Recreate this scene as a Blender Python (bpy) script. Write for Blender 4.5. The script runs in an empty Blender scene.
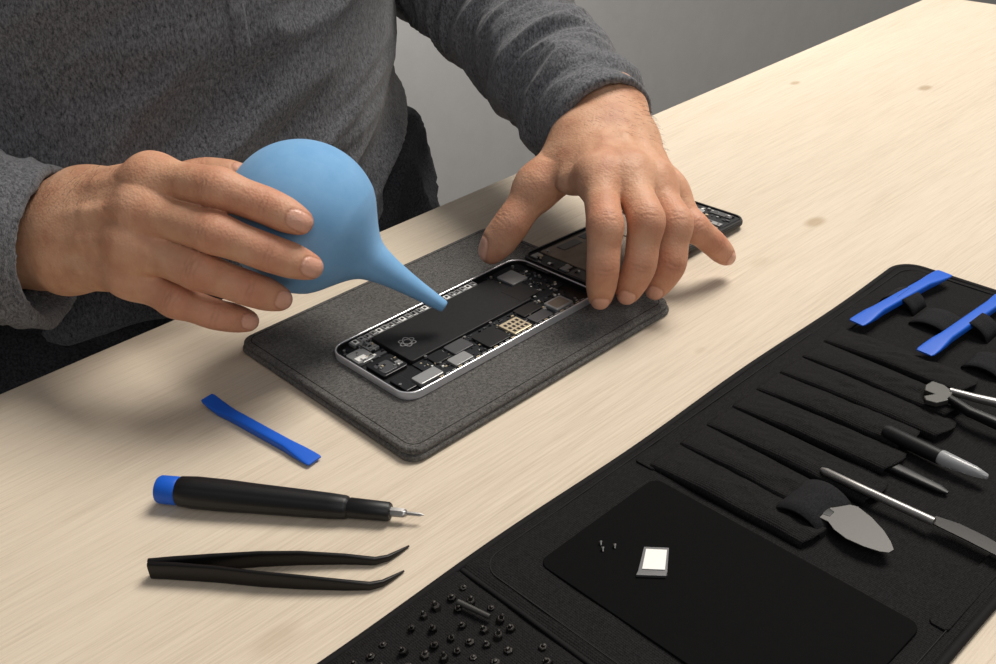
import bpy,bmesh,math,random
import numpy as np
from mathutils import Vector,Matrix,noise
from mathutils.bvhtree import BVHTree
random.seed(3)
# ------------------------------------------------------------------ survey
TZ=.75; H=.30; F=1060.
D1=np.array([1372.,737.,-1060.]); D1/=np.linalg.norm(D1)
D2=np.array([-1120.,560.,-1060.]); D2-=D1*D1.dot(D2); D2/=np.linalg.norm(D2)
D3=np.cross(D1,D2); R=np.array([D1,D2,D3]); CAM=np.array([0,0,TZ+H])
def ray(u,v): return R@np.array([u-498.,332.-v,-F])
def P(u,v,z=0.):
    w=ray(u,v); return CAM+w*((z-H)/w[2])
def C(u,v,d): return CAM+ray(u,v)*(d/F)
def nz(a):
    a=np.array(a,float); return a/np.linalg.norm(a)
# ------------------------------------------------------------------ materials
def mat(name,col=(.5,.5,.5),rough=.5,metal=0.,spec=.5,**kw):
    m=bpy.data.materials.new(name); m.use_nodes=True
    b=m.node_tree.nodes['Principled BSDF']
    b.inputs['Base Color'].default_value=(*col,1); b.inputs['Roughness'].default_value=rough
    b.inputs['Metallic'].default_value=metal; b.inputs['Specular IOR Level'].default_value=spec
    for k,v in kw.items():
        b.inputs[k.replace('_',' ')].default_value=v
    return m
def N(m,t,**kw):
    n=m.node_tree.nodes.new(t)
    for k,v in kw.items():
        if k in n.inputs.keys() : n.inputs[k].default_value=v
        else: setattr(n,k,v)
    return n
def L(m,a,b): m.node_tree.links.new(a,b)
def coords(m,scale=(1,1,1),rot=(0,0,0)):
    g=N(m,'ShaderNodeNewGeometry'); mp=N(m,'ShaderNodeMapping')
    mp.inputs['Scale'].default_value=scale; mp.inputs['Rotation'].default_value=rot
    L(m,g.outputs['Position'],mp.inputs['Vector']); return mp.outputs['Vector']
def ramp(m,fac,stops):
    r=N(m,'ShaderNodeValToRGB'); e=r.color_ramp.elements
    while len(e)<len(stops): e.new(.5)
    for i,(p,c) in enumerate(stops):
        e[i].position=p; e[i].color=(*c,1)
    L(m,fac,r.inputs['Fac']); return r.outputs['Color']
def speck(name,c0,c1,scale,rough=.9,bump=.3,dist=.0005,stretch=(1,1,1),metal=0,lo=.35,hi=.65,spec=.3,sheen=0,nr=.7):
    m=mat(name,c0,rough,metal,spec); b=m.node_tree.nodes['Principled BSDF']
    v=coords(m,stretch); n=N(m,'ShaderNodeTexNoise'); n.inputs['Scale'].default_value=scale; n.inputs['Detail'].default_value=4
    n.inputs['Roughness'].default_value=nr
    L(m,v,n.inputs['Vector']); L(m,ramp(m,n.outputs['Fac'],[(lo,c0),(hi,c1)]),b.inputs['Base Color'])
    bp=N(m,'ShaderNodeBump'); bp.inputs['Strength'].default_value=bump; bp.inputs['Distance'].default_value=dist
    L(m,n.outputs['Fac'],bp.inputs['Height']); L(m,bp.outputs['Normal'],b.inputs['Normal'])
    if sheen: b.inputs['Sheen Weight'].default_value=sheen
    return m
M={}
M['felt']=speck('felt',(.020,.0185,.017),(.27,.25,.228),600,1.,1.,.0022,sheen=.3,spec=.03,lo=.37,hi=.75,nr=.9)
M['feltdark']=speck('felt_stitch',(.010,.009,.008),(.05,.045,.04),560,1.,.9,.0016,spec=.05)
M['shirt']=speck('shirt_knit',(.022,.023,.027),(.26,.265,.285),720,.95,.55,.0007,(1,1,.42),lo=.34,hi=.72,spec=.04,sheen=.2,nr=.92)
M['denim']=speck('trousers',(.014,.014,.017),(.055,.055,.062),600,.9,.6,.0008,spec=.15)
def woven(name,c0,c1):
    m=speck(name,c0,c1,1100,.85,.3,.0003,spec=.14,nr=.7); b=m.node_tree.nodes['Principled BSDF']
    old=b.inputs['Normal'].links[0].from_socket
    outs=[]
    for rot in (0,math.pi/2):
        wv=N(m,'ShaderNodeTexWave'); wv.inputs['Scale'].default_value=330; L(m,coords(m,(1,1,1),(0,0,rot)),wv.inputs['Vector']); outs.append(wv.outputs['Fac'])
    mu=N(m,'ShaderNodeMath',operation='MULTIPLY'); L(m,outs[0],mu.inputs[0]); L(m,outs[1],mu.inputs[1])
    bp=N(m,'ShaderNodeBump'); bp.inputs['Strength'].default_value=.7; bp.inputs['Distance'].default_value=.0004
    L(m,mu.outputs[0],bp.inputs['Height']); L(m,old,bp.inputs['Normal']); L(m,bp.outputs['Normal'],b.inputs['Normal']); return m
M['nylon']=woven('nylon',(.0055,.005,.0052),(.016,.015,.0155))
M['pouch']=speck('pouch',(.0012,.0012,.0014),(.002,.002,.0022),600,.8,.05,.0003,spec=.08)
M['elastic']=speck('elastic',(.006,.006,.007),(.024,.024,.026),900,.9,.6,.0006,(1,4,1),spec=.15)
M['pipe']=mat('binding',(.006,.0055,.006),.8,spec=.2)
M['stitch']=mat('stitch',(.022,.022,.022),.9,spec=.2)
M['blue']=mat('blue_plastic',(.006,.10,.56),.5,spec=.35)
M['bulb']=speck('blue_rubber',(.155,.35,.60),(.19,.39,.64),45,.75,.2,.0005,spec=.18,sheen=.1)
M['black']=mat('black_plastic',(.006,.006,.007),.45,spec=.4)
M['blackm']=mat('black_steel',(.010,.009,.009),.4,.5)
M['steel']=mat('steel',(.38,.37,.36),.40,.9)
M['steel2']=mat('satin_steel',(.085,.083,.08),.46,.7,spec=.3)
M['bit']=mat('bit_steel',(.045,.042,.04),.45,.9)
M['alu']=mat('aluminium_rim',(.86,.86,.88),.28,.65)
M['dark']=mat('phone_dark',(.005,.005,.006),.4)
M['board']=speck('circuit_board',(.003,.004,.005),(.02,.022,.026),1500,.45,.3,.0002)
M['batt']=speck('battery',(.006,.006,.007),(.011,.011,.012),500,.5,.1,.0002)
M['grey']=mat('grey_shield',(.34,.34,.34),.4,.5)
M['grey2']=mat('dark_shield',(.10,.10,.105),.4,.5)
M['gold']=mat('gold_contacts',(.62,.52,.36),.4,.5)
M['white']=mat('white_plastic',(.80,.79,.76),.4)
M['tan']=speck('shield_plate',(.20,.155,.12),(.28,.225,.18),120,.45,.1,.0002,metal=.4)
M['print']=mat('grey_print',(.26,.26,.26),.6)
M['clear']=mat('frosted_plastic',(.55,.56,.58),.25,0,Transmission_Weight=.5)
M['wall']=speck('wall_paint',(.38,.372,.362),(.40,.392,.382),30,.9,.02,.001)
M['floor']=speck('floor_grey',(.10,.095,.09),(.13,.125,.12),20,.6,.05,.001)
M['hair']=mat('body_hair',(.07,.035,.02),.6)
# wood
def wood():
    m=mat('pale_wood',(.6,.45,.3),.6,spec=.18); b=m.node_tree.nodes['Principled BSDF']
    pos=coords(m)
    knots=[P(815,222),P(925,88),P(795,83),P(275,640),P(760,262),P(700,350)]
    amp=[(.9,.009),(1,.008),(.9,.006),(.35,.011),(.2,.008),(.3,.004)]
    kmask=None
    for k,(a,r) in zip(knots,amp):
        s=N(m,'ShaderNodeVectorMath',operation='SUBTRACT'); L(m,pos,s.inputs[0]); s.inputs[1].default_value=tuple(k)
        q=N(m,'ShaderNodeVectorMath',operation='MULTIPLY'); L(m,s.outputs[0],q.inputs[0]); q.inputs[1].default_value=(.6,1,0)
        ln=N(m,'ShaderNodeVectorMath',operation='LENGTH'); L(m,q.outputs[0],ln.inputs[0])
        mr=N(m,'ShaderNodeMapRange',interpolation_type='SMOOTHSTEP'); mr.inputs['From Min'].default_value=r*.25; mr.inputs['From Max'].default_value=r*.8
        mr.inputs['To Min'].default_value=a; mr.inputs['To Max'].default_value=0
        L(m,ln.outputs['Value'],mr.inputs['Value'])
        if kmask is None: kmask=mr.outputs[0]
        else:
            ad=N(m,'ShaderNodeMath',operation='MAXIMUM'); L(m,kmask,ad.inputs[0]); L(m,mr.outputs[0],ad.inputs[1]); kmask=ad.outputs[0]
    v=coords(m,(.9,9,1)); n1=N(m,'ShaderNodeTexNoise'); n1.inputs['Scale'].default_value=3; n1.inputs['Detail'].default_value=4; n1.inputs['Distortion'].default_value=.8
    L(m,v,n1.inputs['Vector'])
    v2=coords(m,(9,380,1)); n2=N(m,'ShaderNodeTexNoise'); n2.inputs['Scale'].default_value=3; n2.inputs['Detail'].default_value=6; n2.inputs['Roughness'].default_value=.72
    L(m,v2,n2.inputs['Vector'])
    mx=N(m,'ShaderNodeMath',operation='MULTIPLY_ADD'); L(m,n2.outputs['Fac'],mx.inputs[0]); mx.inputs[1].default_value=.76
    ml=N(m,'ShaderNodeMath',operation='MULTIPLY'); L(m,n1.outputs['Fac'],ml.inputs[0]); ml.inputs[1].default_value=.24
    L(m,ml.outputs[0],mx.inputs[2])
    c=ramp(m,mx.outputs[0],[(.30,(.48,.395,.30)),(.5,(.61,.52,.41)),(.70,(.68,.59,.475))])
    mk=N(m,'ShaderNodeMath',operation='MULTIPLY'); L(m,kmask,mk.inputs[0]); mk.inputs[1].default_value=.6
    mi=N(m,'ShaderNodeMix',data_type='RGBA'); L(m,mk.outputs[0],mi.inputs[0]); L(m,c,mi.inputs[6]); mi.inputs[7].default_value=(.30,.20,.10,1)
    L(m,mi.outputs[2],b.inputs['Base Color'])
    bp=N(m,'ShaderNodeBump'); bp.inputs['Strength'].default_value=.2; bp.inputs['Distance'].default_value=.0005
    L(m,n2.outputs['Fac'],bp.inputs['Height']); L(m,bp.outputs['Normal'],b.inputs['Normal'])
    return m
M['wood']=wood()
def skin():
    m=mat('skin',(.5,.27,.17),.5,spec=.35); b=m.node_tree.nodes['Principled BSDF']
    at=N(m,'ShaderNodeAttribute',attribute_name='skin'); sp=N(m,'ShaderNodeSeparateColor'); L(m,at.outputs['Color'],sp.inputs[0])
    v=coords(m); n=N(m,'ShaderNodeTexNoise'); n.inputs['Scale'].default_value=60; n.inputs['Detail'].default_value=6; n.inputs['Roughness'].default_value=.55; L(m,v,n.inputs['Vector'])
    base=ramp(m,n.outputs['Fac'],[(.33,(.49,.24,.145)),(.5,(.57,.31,.19)),(.67,(.63,.37,.24))])
    def mixc(f,a,col,w=1.):
        x=N(m,'ShaderNodeMath',operation='MULTIPLY'); L(m,f,x.inputs[0]); x.inputs[1].default_value=w
        mi=N(m,'ShaderNodeMix',data_type='RGBA'); L(m,x.outputs[0],mi.inputs[0]); L(m,a,mi.inputs[6]); mi.inputs[7].default_value=(*col,1); return mi.outputs[2]
    c=mixc(sp.outputs[0],base,(.50,.17,.105),.6)
    c=mixc(sp.outputs[2],c,(.22,.08,.045),.7)
    c=mixc(sp.outputs[1],c,(.65,.36,.27),.8)
    L(m,c,b.inputs['Base Color'])
    b.inputs['Subsurface Weight'].default_value=.08; b.inputs['Subsurface Radius'].default_value=(.006,.002,.001); b.inputs['Subsurface Scale'].default_value=.3
    rr=N(m,'ShaderNodeMapRange'); rr.inputs['To Min'].default_value=.55; rr.inputs['To Max'].default_value=.32; L(m,sp.outputs[1],rr.inputs['Value']); L(m,rr.outputs[0],b.inputs['Roughness'])
    n2=N(m,'ShaderNodeTexVoronoi'); n2.inputs['Scale'].default_value=750; L(m,coords(m),n2.inputs['Vector'])
    bp=N(m,'ShaderNodeBump'); bp.inputs['Strength'].default_value=.32; bp.inputs['Distance'].default_value=.0005
    L(m,n2.outputs['Distance'],bp.inputs['Height'])
    bp2=N(m,'ShaderNodeBump'); bp2.inputs['Strength'].default_value=.28; bp2.inputs['Distance'].default_value=.0014
    n3=N(m,'ShaderNodeTexNoise'); n3.inputs['Scale'].default_value=220; n3.inputs['Detail'].default_value=5; L(m,coords(m),n3.inputs['Vector'])
    L(m,n3.outputs['Fac'],bp2.inputs['Height']); L(m,bp.outputs['Normal'],bp2.inputs['Normal']); L(m,bp2.outputs['Normal'],b.inputs['Normal'])
    return m
M['skin']=skin()
# ------------------------------------------------------------------ mesh helpers
COL=bpy.context.scene.collection
def mk(name,verts,faces,m,smooth=True,fm=None):
    me=bpy.data.meshes.new(name)
    me.from_pydata([tuple(map(float,v)) for v in verts],[],[tuple(map(int,f)) for f in faces]); me.update()
    for x in (m if isinstance(m,list) else [m]): me.materials.append(x)
    if fm is not None: me.polygons.foreach_set('material_index',fm)
    me.polygons.foreach_set('use_smooth',[smooth]*len(me.polygons))
    o=bpy.data.objects.new(name,me); COL.objects.link(o); return o
def bev(o,w,seg=3):
    b=o.modifiers.new('bevel','BEVEL'); b.width=w; b.segments=seg; b.limit_method='ANGLE'; b.angle_limit=math.radians(40); 
    o.data.polygons.foreach_set('use_smooth',[True]*len(o.data.polygons))
    w2=o.modifiers.new('wn','WEIGHTED_NORMAL'); w2.keep_sharp=True
    return o
def rrect(x0,x1,y0,y1,r,n=8):
    pts=[]
    for cx,cy,a0 in ((x1-r,y1-r,0),(x0+r,y1-r,90),(x0+r,y0+r,180),(x1-r,y0+r,270)):
        for i in range(n+1):
            a=math.radians(a0+90*i/n); pts.append((cx+r*math.cos(a),cy+r*math.sin(a)))
    return pts
def prism(name,pts,z0,z1,m,bw=0,seg=3,zf=None):
    n=len(pts); v=[(x,y,TZ+z0) for x,y in pts]+[(x,y,TZ+z1) for x,y in pts]
    f=[tuple(range(n))[::-1],tuple(range(n,2*n))]+[(i,(i+1)%n,n+(i+1)%n,n+i) for i in range(n)]
    o=mk(name,v,f,m,False)
    if bw: bev(o,bw,seg)
    return o
def box(name,x0,x1,y0,y1,z0,z1,m,bw=0): return prism(name,[(x0,y0),(x1,y0),(x1,y1),(x0,y1)],z0,z1,m,bw,2)
def ringprism(name,o_,i_,z0,z1,m,bw=0):
    n=len(o_); v=[(x,y,TZ+z) for ps,z in ((o_,z0),(o_,z1),(i_,z1),(i_,z0)) for x,y in ps]
    f=[]
    for a,b in ((0,1),(1,2),(2,3),(3,0)):
        for i in range(n):
            j=(i+1)%n; f.append((a*n+i,a*n+j,b*n+j,b*n+i))
    o=mk(name,v,f,m,False)
    if bw: bev(o,bw,3)
    return o
def loft(name,pts,W,Hh,m,up=(0,0,1),e=2.,k=20,cap=True):
    pts=np.array(pts,float); n=len(pts); up=np.array(up,float)
    W=np.broadcast_to(W,(n,)); Hh=np.broadcast_to(Hh,(n,))
    V=[];Fc=[]
    for i in range(n):
        d=nz(pts[min(i+1,n-1)]-pts[max(i-1,0)]); s=nz(np.cross(d,up)); u=np.cross(s,d)
        for j in range(k):
            a=2*math.pi*(j+.5)/k; c,sn=math.cos(a),math.sin(a)
            c=math.copysign(abs(c)**(2/e),c); sn=math.copysign(abs(sn)**(2/e),sn)
            V.append(pts[i]+s*c*W[i]+u*sn*Hh[i])
    for i in range(n-1):
        for j in range(k):
            j2=(j+1)%k; Fc.append((i*k+j,(i+1)*k+j,(i+1)*k+j2,i*k+j2))
    if cap: Fc.append(tuple(range(k))); Fc.append(tuple((n-1)*k+j for j in range(k))[::-1])
    o=mk(name,V,Fc,m); 
    es=o.modifiers.new('es','EDGE_SPLIT'); es.split_angle=math.radians(50)
    return o
def lathe(name,a,b,prof,m,k=40,fl=0,fa=0.,cap=True):
    a=np.array(a,float); ax=nz(np.array(b)-a); s=nz(np.cross(ax,(0,0,1))); u=np.cross(s,ax); V=[];Fc=[];n=len(prof)
    for t,r in prof:
        for j in range(k):
            g=2*math.pi*j/k; rr=r*(1-fa*max(0,math.cos(fl*g))**4) if fl else r
            V.append(a+ax*t+s*math.cos(g)*rr+u*math.sin(g)*rr)
    for i in range(n-1):
        for j in range(k):
            j2=(j+1)%k; Fc.append((i*k+j,(i+1)*k+j,(i+1)*k+j2,i*k+j2))
    if cap: Fc.append(tuple(range(k))); Fc.append(tuple((n-1)*k+j for j in range(k))[::-1])
    o=mk(name,V,Fc,m)
    es=o.modifiers.new('es','EDGE_SPLIT'); es.split_angle=math.radians(45)
    return o
def joinm(name,objs):
    """merge meshes (identity transforms) into one"""
    V=[];Fc=[];fm=[];mats=[]
    for o in objs:
        for md in list(o.modifiers):
            if md.type=='EDGE_SPLIT': o.modifiers.remove(md)
    dg=bpy.context.evaluated_depsgraph_get()
    for o in objs:
        ev=o.evaluated_get(dg); me=ev.to_mesh(); off=len(V)
        V+= [tuple(v.co) for v in me.vertices]
        mp=[]
        for x in o.data.materials:
            if x not in mats: mats.append(x)
            mp.append(mats.index(x))
        for p in me.polygons:
            Fc.append(tuple(off+i for i in p.vertices)); fm.append(mp[p.material_index])
        ev.to_mesh_clear()
    for o in objs: bpy.data.objects.remove(o)
    o=mk(name,V,Fc,mats,False,fm); return o
def empty(name):
    o=bpy.data.objects.new(name,None); o.empty_display_size=.02; COL.objects.link(o); return o
def adopt(root,parts,base):
    base=Vector([float(x) for x in base]); T=Matrix.Translation(-base)
    root.location=base
    if root.type=='MESH': root.data.transform(T)
    for p in parts:
        p.data.transform(T); p.parent=root
    return root
def tag(o,label,cat,group=None,kind=None):
    o['label']=label; o['category']=cat
    if group: o['group']=group
    if kind: o['kind']=kind
def center(o):
    c=[sum(v.co[i] for v in o.data.vertices)/len(o.data.vertices) for i in range(3)]
    zmin=min(v.co.z for v in o.data.vertices); return (c[0],c[1],zmin)
def solo(o,label,cat,group=None):
    adopt(o,[],center(o)); tag(o,label,cat,group); return o
# ------------------------------------------------------------------ SDF helpers
def smin(a,b,k):
    if k<=0: return np.minimum(a,b)
    h=np.maximum(k-np.abs(a-b),0)/k; return np.minimum(a,b)-h*h*k*.25
class Field:
    def __init__(s,lo,hi,h):
        s.lo=np.array(lo,float); s.h=h; s.n=np.ceil((np.array(hi)-s.lo)/h).astype(int)+1
        s.ax=[(s.lo[i]+h*np.arange(s.n[i])).astype(np.float32) for i in range(3)]
    def new(s): return np.full(s.n,1.,np.float32)
    def grid(s): return s.ax[0][:,None,None],s.ax[1][None,:,None],s.ax[2][None,None,:]
    def cap(s,A,a,b,ra,rb,k=0.):
        a=np.array(a,float);b=np.array(b,float); m=max(ra,rb)+k+3*s.h
        lo=np.minimum(a,b)-m; hi=np.maximum(a,b)+m
        i0=np.clip(np.floor((lo-s.lo)/s.h).astype(int),0,s.n); i1=np.clip(np.ceil((hi-s.lo)/s.h).astype(int)+1,0,s.n)
        if np.any(i1<=i0): return
        sl=tuple(slice(i0[i],i1[i]) for i in range(3))
        x=s.ax[0][sl[0]][:,None,None]-np.float32(a[0]);y=s.ax[1][sl[1]][None,:,None]-np.float32(a[1]);z=s.ax[2][sl[2]][None,None,:]-np.float32(a[2])
        d=(b-a).astype(np.float32); dd=float(d.dot(d))
        t=np.clip((x*d[0]+y*d[1]+z*d[2])/dd,0,1) if dd>1e-12 else np.float32(0)
        q=np.sqrt((x-t*d[0])**2+(y-t*d[1])**2+(z-t*d[2])**2)-(ra+(rb-ra)*t)
        A[sl]=smin(A[sl],q.astype(np.float32),k)
    def chain(s,A,pts,rad,k=0.):
        for i in range(len(pts)-1): s.cap(A,pts[i],pts[i+1],rad[i],rad[i+1],k)
def snet(f,lo,h):
    s=f<0; cnt=np.zeros(tuple(np.array(f.shape)-1),np.int8)
    offs=[(i,j,k) for i in(0,1) for j in(0,1) for k in(0,1)]
    sh=f.shape
    for i,j,k in offs: cnt+=s[i:sh[0]-1+i,j:sh[1]-1+j,k:sh[2]-1+k]
    act=(cnt>0)&(cnt<8); cells=np.argwhere(act); idx=np.full(act.shape,-1,np.int64); idx[act]=np.arange(len(cells))
    acc=np.zeros((len(cells),3));c=np.zeros(len(cells))
    for a in offs:
        for ax in range(3):
            if a[ax]: continue
            b=list(a); b[ax]=1
            f0=f[cells[:,0]+a[0],cells[:,1]+a[1],cells[:,2]+a[2]]; f1=f[cells[:,0]+b[0],cells[:,1]+b[1],cells[:,2]+b[2]]
            m=(f0<0)!=(f1<0); t=f0[m]/(f0[m]-f1[m]); p=np.tile(np.array(a,float),(m.sum(),1)); p[:,ax]+=np.clip(t,.02,.98)
            acc[m]+=p; c[m]+=1
    V=np.array(lo)+h*(cells+acc/c[:,None]); Q=[]
    for a in range(3):
        b=(a+1)%3;cc=(a+2)%3
        sa=[slice(1,-1)]*3; sb=[slice(1,-1)]*3; sa[a]=slice(0,-1); sb[a]=slice(1,None)
        A=s[tuple(sa)];B=s[tuple(sb)]; ijk=np.argwhere(A!=B); off=np.array([1,1,1]); off[a]=0; ijk=ijk+off
        inside=s[tuple(ijk.T)]
        eb=np.zeros(3,int);eb[b]=1;ec=np.zeros(3,int);ec[cc]=1
        q=np.stack([idx[tuple((ijk-o).T)] for o in (eb+ec,ec,0*eb,eb)],1)
        q[~inside]=q[~inside][:,::-1]; Q.append(q)
    Q=np.concatenate(Q); return V,Q
def relax(V,Q,it=2,lam=.5):
    n=len(V); e=np.concatenate([Q[:,[0,1]],Q[:,[1,2]],Q[:,[2,3]],Q[:,[3,0]]]); e=np.concatenate([e,e[:,::-1]])
    deg=np.bincount(e[:,0],minlength=n).astype(float)
    for _ in range(it):
        for l in (lam,-lam*1.03):
            A=np.stack([np.bincount(e[:,0],weights=V[e[:,1],i],minlength=n) for i in range(3)],1)/deg[:,None]
            V=V+l*(A-V)
    return V
def dens(pts,rad,n=4):
    pts=[np.array(p,float) for p in pts]; P_=[2*pts[0]-pts[1]]+pts+[2*pts[-1]-pts[-2]]; o=[];r=[]
    for i in range(len(pts)-1):
        p0,p1,p2,p3=P_[i:i+4]
        for j in range(n):
            t=j/n; o.append(.5*((2*p1)+(-p0+p2)*t+(2*p0-5*p1+4*p2-p3)*t*t+(-p0+3*p1-3*p2+p3)*t**3)); r.append(rad[i]+(rad[i+1]-rad[i])*t)
    o.append(pts[-1]); r.append(rad[-1]); return o,r
def bulk(name,V,Q,m,attr=None):
    me=bpy.data.meshes.new(name); me.vertices.add(len(V)); me.vertices.foreach_set('co',V.astype(np.float32).ravel())
    me.loops.add(Q.size); me.loops.foreach_set('vertex_index',Q.astype(np.int32).ravel())
    me.polygons.add(len(Q)); me.polygons.foreach_set('loop_start',np.arange(0,Q.size,4,dtype=np.int32))
    me.update(calc_edges=True); me.validate()
    me.polygons.foreach_set('use_smooth',np.ones(len(me.polygons),bool)); me.materials.append(m)
    if attr is not None:
        ca=me.color_attributes.new('skin','FLOAT_COLOR','POINT'); ca.data.foreach_set('color',attr.astype(np.float32).ravel())
    o=bpy.data.objects.new(name,me); COL.objects.link(o); return o
def vnorm(V,Q):
    n=np.cross(V[Q[:,2]]-V[Q[:,0]],V[Q[:,3]]-V[Q[:,1]]); N_=np.zeros_like(V)
    for i in range(4):
        for c in range(3): N_[:,c]+=np.bincount(Q[:,i],weights=n[:,c],minlength=len(V))
    return N_/np.maximum(np.linalg.norm(N_,axis=1),1e-12)[:,None]
# ------------------------------------------------------------------ hands
TO_CAM=nz(R@np.array([0,0,1.]))
def hand(spec,h=.0008):
    fg={k:[C(*p) for p in v] for k,v in spec['fingers'].items()}
    meta=[C(*p) for p in spec['base']]; fo=spec['forearm']
    allp=np.array(sum(fg.values(),[])+meta+[fo[0][0]]+[fo[0][0]+(fo[0][1]-fo[0][0])*spec['keep']])
    f=Field(allp.min(0)-.03,allp.max(0)+.03,h)
    order=['index','middle','ring','pinky']
    mcp=[fg[k][0] for k in order]
    wr=sum(meta)/4
    dors=nz(np.cross(mcp[0]-wr,mcp[3]-wr)); 
    if dors.dot(TO_CAM)<0: dors=-dors
    palm=f.new(); pm=spec.get('pm',1.)
    for (a,b,ra,rb) in fo: f.chain(palm,[a,a+(b-a)*spec['keep']*1.3],[ra,ra+(rb-ra)*spec['keep']],.02)
    w2=fo[0][0]
    for i in range(4):
        f.cap(palm,meta[i],mcp[i],.0135*pm,(.0098 if i<3 else .0088)*pm,.013)
        f.cap(palm,(w2+fo[1][0])/2,meta[i],.018,.0130*pm,.014)
        f.cap(palm,mcp[i]+dors*.0016,mcp[i]+dors*.0020,.0088*pm,.0088*pm,.007)
    for a,b in ((0,1),(1,2),(2,3)):
        f.cap(palm,(meta[a]+meta[b])/2-dors*.006,(mcp[a]+mcp[b])/2-dors*.004+(mcp[a]-meta[a])*.04,.0125*pm,.0086*pm,.011)
    th=fg['thumb']
    f.cap(palm,th[0],th[1],.0150*pm,.0112*pm,.016)
    f.cap(palm,(th[0]+meta[0])/2,(mcp[0]*.55+th[1]*.45),.0100,.0055,.017)
    for i in range(4):  # tendons
        f.chain(palm,[meta[i]+dors*.0108,mcp[i]*.5+meta[i]*.5+dors*.0104,mcp[i]+dors*.0092],[.0012,.0015,.0016],.006)
    tot=palm.copy()
    sc=dict(index=1.,middle=1.02,ring=.97,pinky=.86,thumb=1.12)
    rr=[.0099,.0092,.0094,.0083,.0082,.0077,.0057]
    fs=spec.get('fs',1)
    for k,p in fg.items():
        s=sc[k]*fs
        if k=='thumb': p=p[1:]; pts=[p[0],(p[0]+p[1])/2,p[1],(p[1]+p[2])/2+nz(p[2]-p[1])*.002,p[2]]; rad=[.0102*s,.0085*s,.0091*s,.0088*s,.0064*s]
        else:
            d=[nz(p[i+1]-p[i]) for i in range(3)]
            pts=[p[0],(p[0]+p[1])/2,p[1],(p[1]+p[2])/2,p[2],(p[2]+p[3])/2+d[2]*.001,p[3]]; rad=[x*s for x in rr]
        q,r=dens(pts,rad,4); A=f.new(); f.chain(A,q,r,.0015)
        if k!='thumb':
            nb=p[1]-(p[0]+p[2])/2; nb=nz(nb+TO_CAM*.004); f.cap(A,p[1]+nb*.0013,p[1]+nb*.0015,.0082*s,.0082*s,.004)
        tot=np.minimum(tot,smin(palm,A,.011))
    V,Q=snet(tot,f.lo,h); V=relax(V,Q,4,.5)
    att=np.zeros((len(V),4)); att[:,3]=1
    for k,p in fg.items():
        pp=p[1:] if k=='thumb' else p
        s=sc[k]
        for ji,j in enumerate(pp):
            d=np.linalg.norm(V-j,axis=1); last=ji==len(pp)-1
            att[:,0]=np.maximum(att[:,0],np.exp(-(d/(.012))**2)*(1. if not last else .8))
        hint=np.array(spec['hint'].get(k,TO_CAM))
        for ji in range(1,len(pp)-1):
            a=nz(pp[ji+1]-pp[ji-1]); n=nz(hint-a*a.dot(hint)); rel=V-pp[ji]; x=rel@a; z=rel@n; dd=np.linalg.norm(rel,axis=1)
            near=(dd<.015*s); w=np.clip((z-.002)/(.004*s),0,1)
            y=rel@np.cross(a,n); w=w*np.exp(-(y/.0058)**2)
            for o,am in (((-.0030,.6),(-.0010,1.),(.0008,.9),(.0026,.6)) if (ji==1) else ((-.0012,.8),(.0010,.7))):
                wob=.0004*math.sin(o*9000+ji*3)
                g=np.exp(-((x-o-wob-y*y*14*np.sign(o+1e-5)+np.sin(y*900+o*5000)*.0003)/.0005)**2)*near*w*am
                V-=n[None,:]*(g*.00034)[:,None]; att[:,2]=np.maximum(att[:,2],g*.42)
        T=pp[-1]; a=nz(pp[-1]-pp[-2]); n=nz(hint-a*a.dot(hint)); sd=np.cross(a,n); rel=V-T; x=rel@a; y=rel@sd; z=rel@n
        val=np.abs((x-.0003)/(.0058*s))**2.6+np.abs(y/(.0047*s))**2.8
        ok=(z>.0005)
        nl=np.clip((1-val)*5,0,1)*ok; rim=np.exp(-((val-1.05)/.35)**2)*ok*(np.linalg.norm(rel,axis=1)<.014)
        V+=n[None,:]*(nl*.0002-rim*.0004)[:,None]
        att[:,1]=np.maximum(att[:,1],nl); att[:,2]=np.maximum(att[:,2],rim*.45); 
    Nn=vnorm(V,Q); rng=np.random.RandomState(4); back=nz(fo[0][1]-fo[0][0]); c0=wr*.75+w2*.25
    rel=V-c0; along=rel@back; ok=(Nn@dors>.25)&(along>-.035)&(along<.05)&(np.linalg.norm(rel,axis=1)<.06)
    ids=np.where(ok)[0]; ids=rng.choice(ids,min(380,len(ids)),replace=False); hv=[];hf=[]
    side=nz(np.cross(back,dors))
    for i in ids:
        p=V[i]; n=Nn[i]; d=nz(-back*.7+side*rng.uniform(.2,.9)+n*.25); L_=rng.uniform(.003,.006); s_=nz(np.cross(d,TO_CAM))*.00005; b0=len(hv)
        m_=p+d*L_*.5+n*.0002; e_=p+d*L_-n*.0005
        hv+=[p+s_,p-s_,m_+s_*.7,m_-s_*.7,e_]; hf+=[(b0,b0+1,b0+3,b0+2),(b0+2,b0+3,b0+4)]
    return V,Q,att,hv,hf
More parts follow.
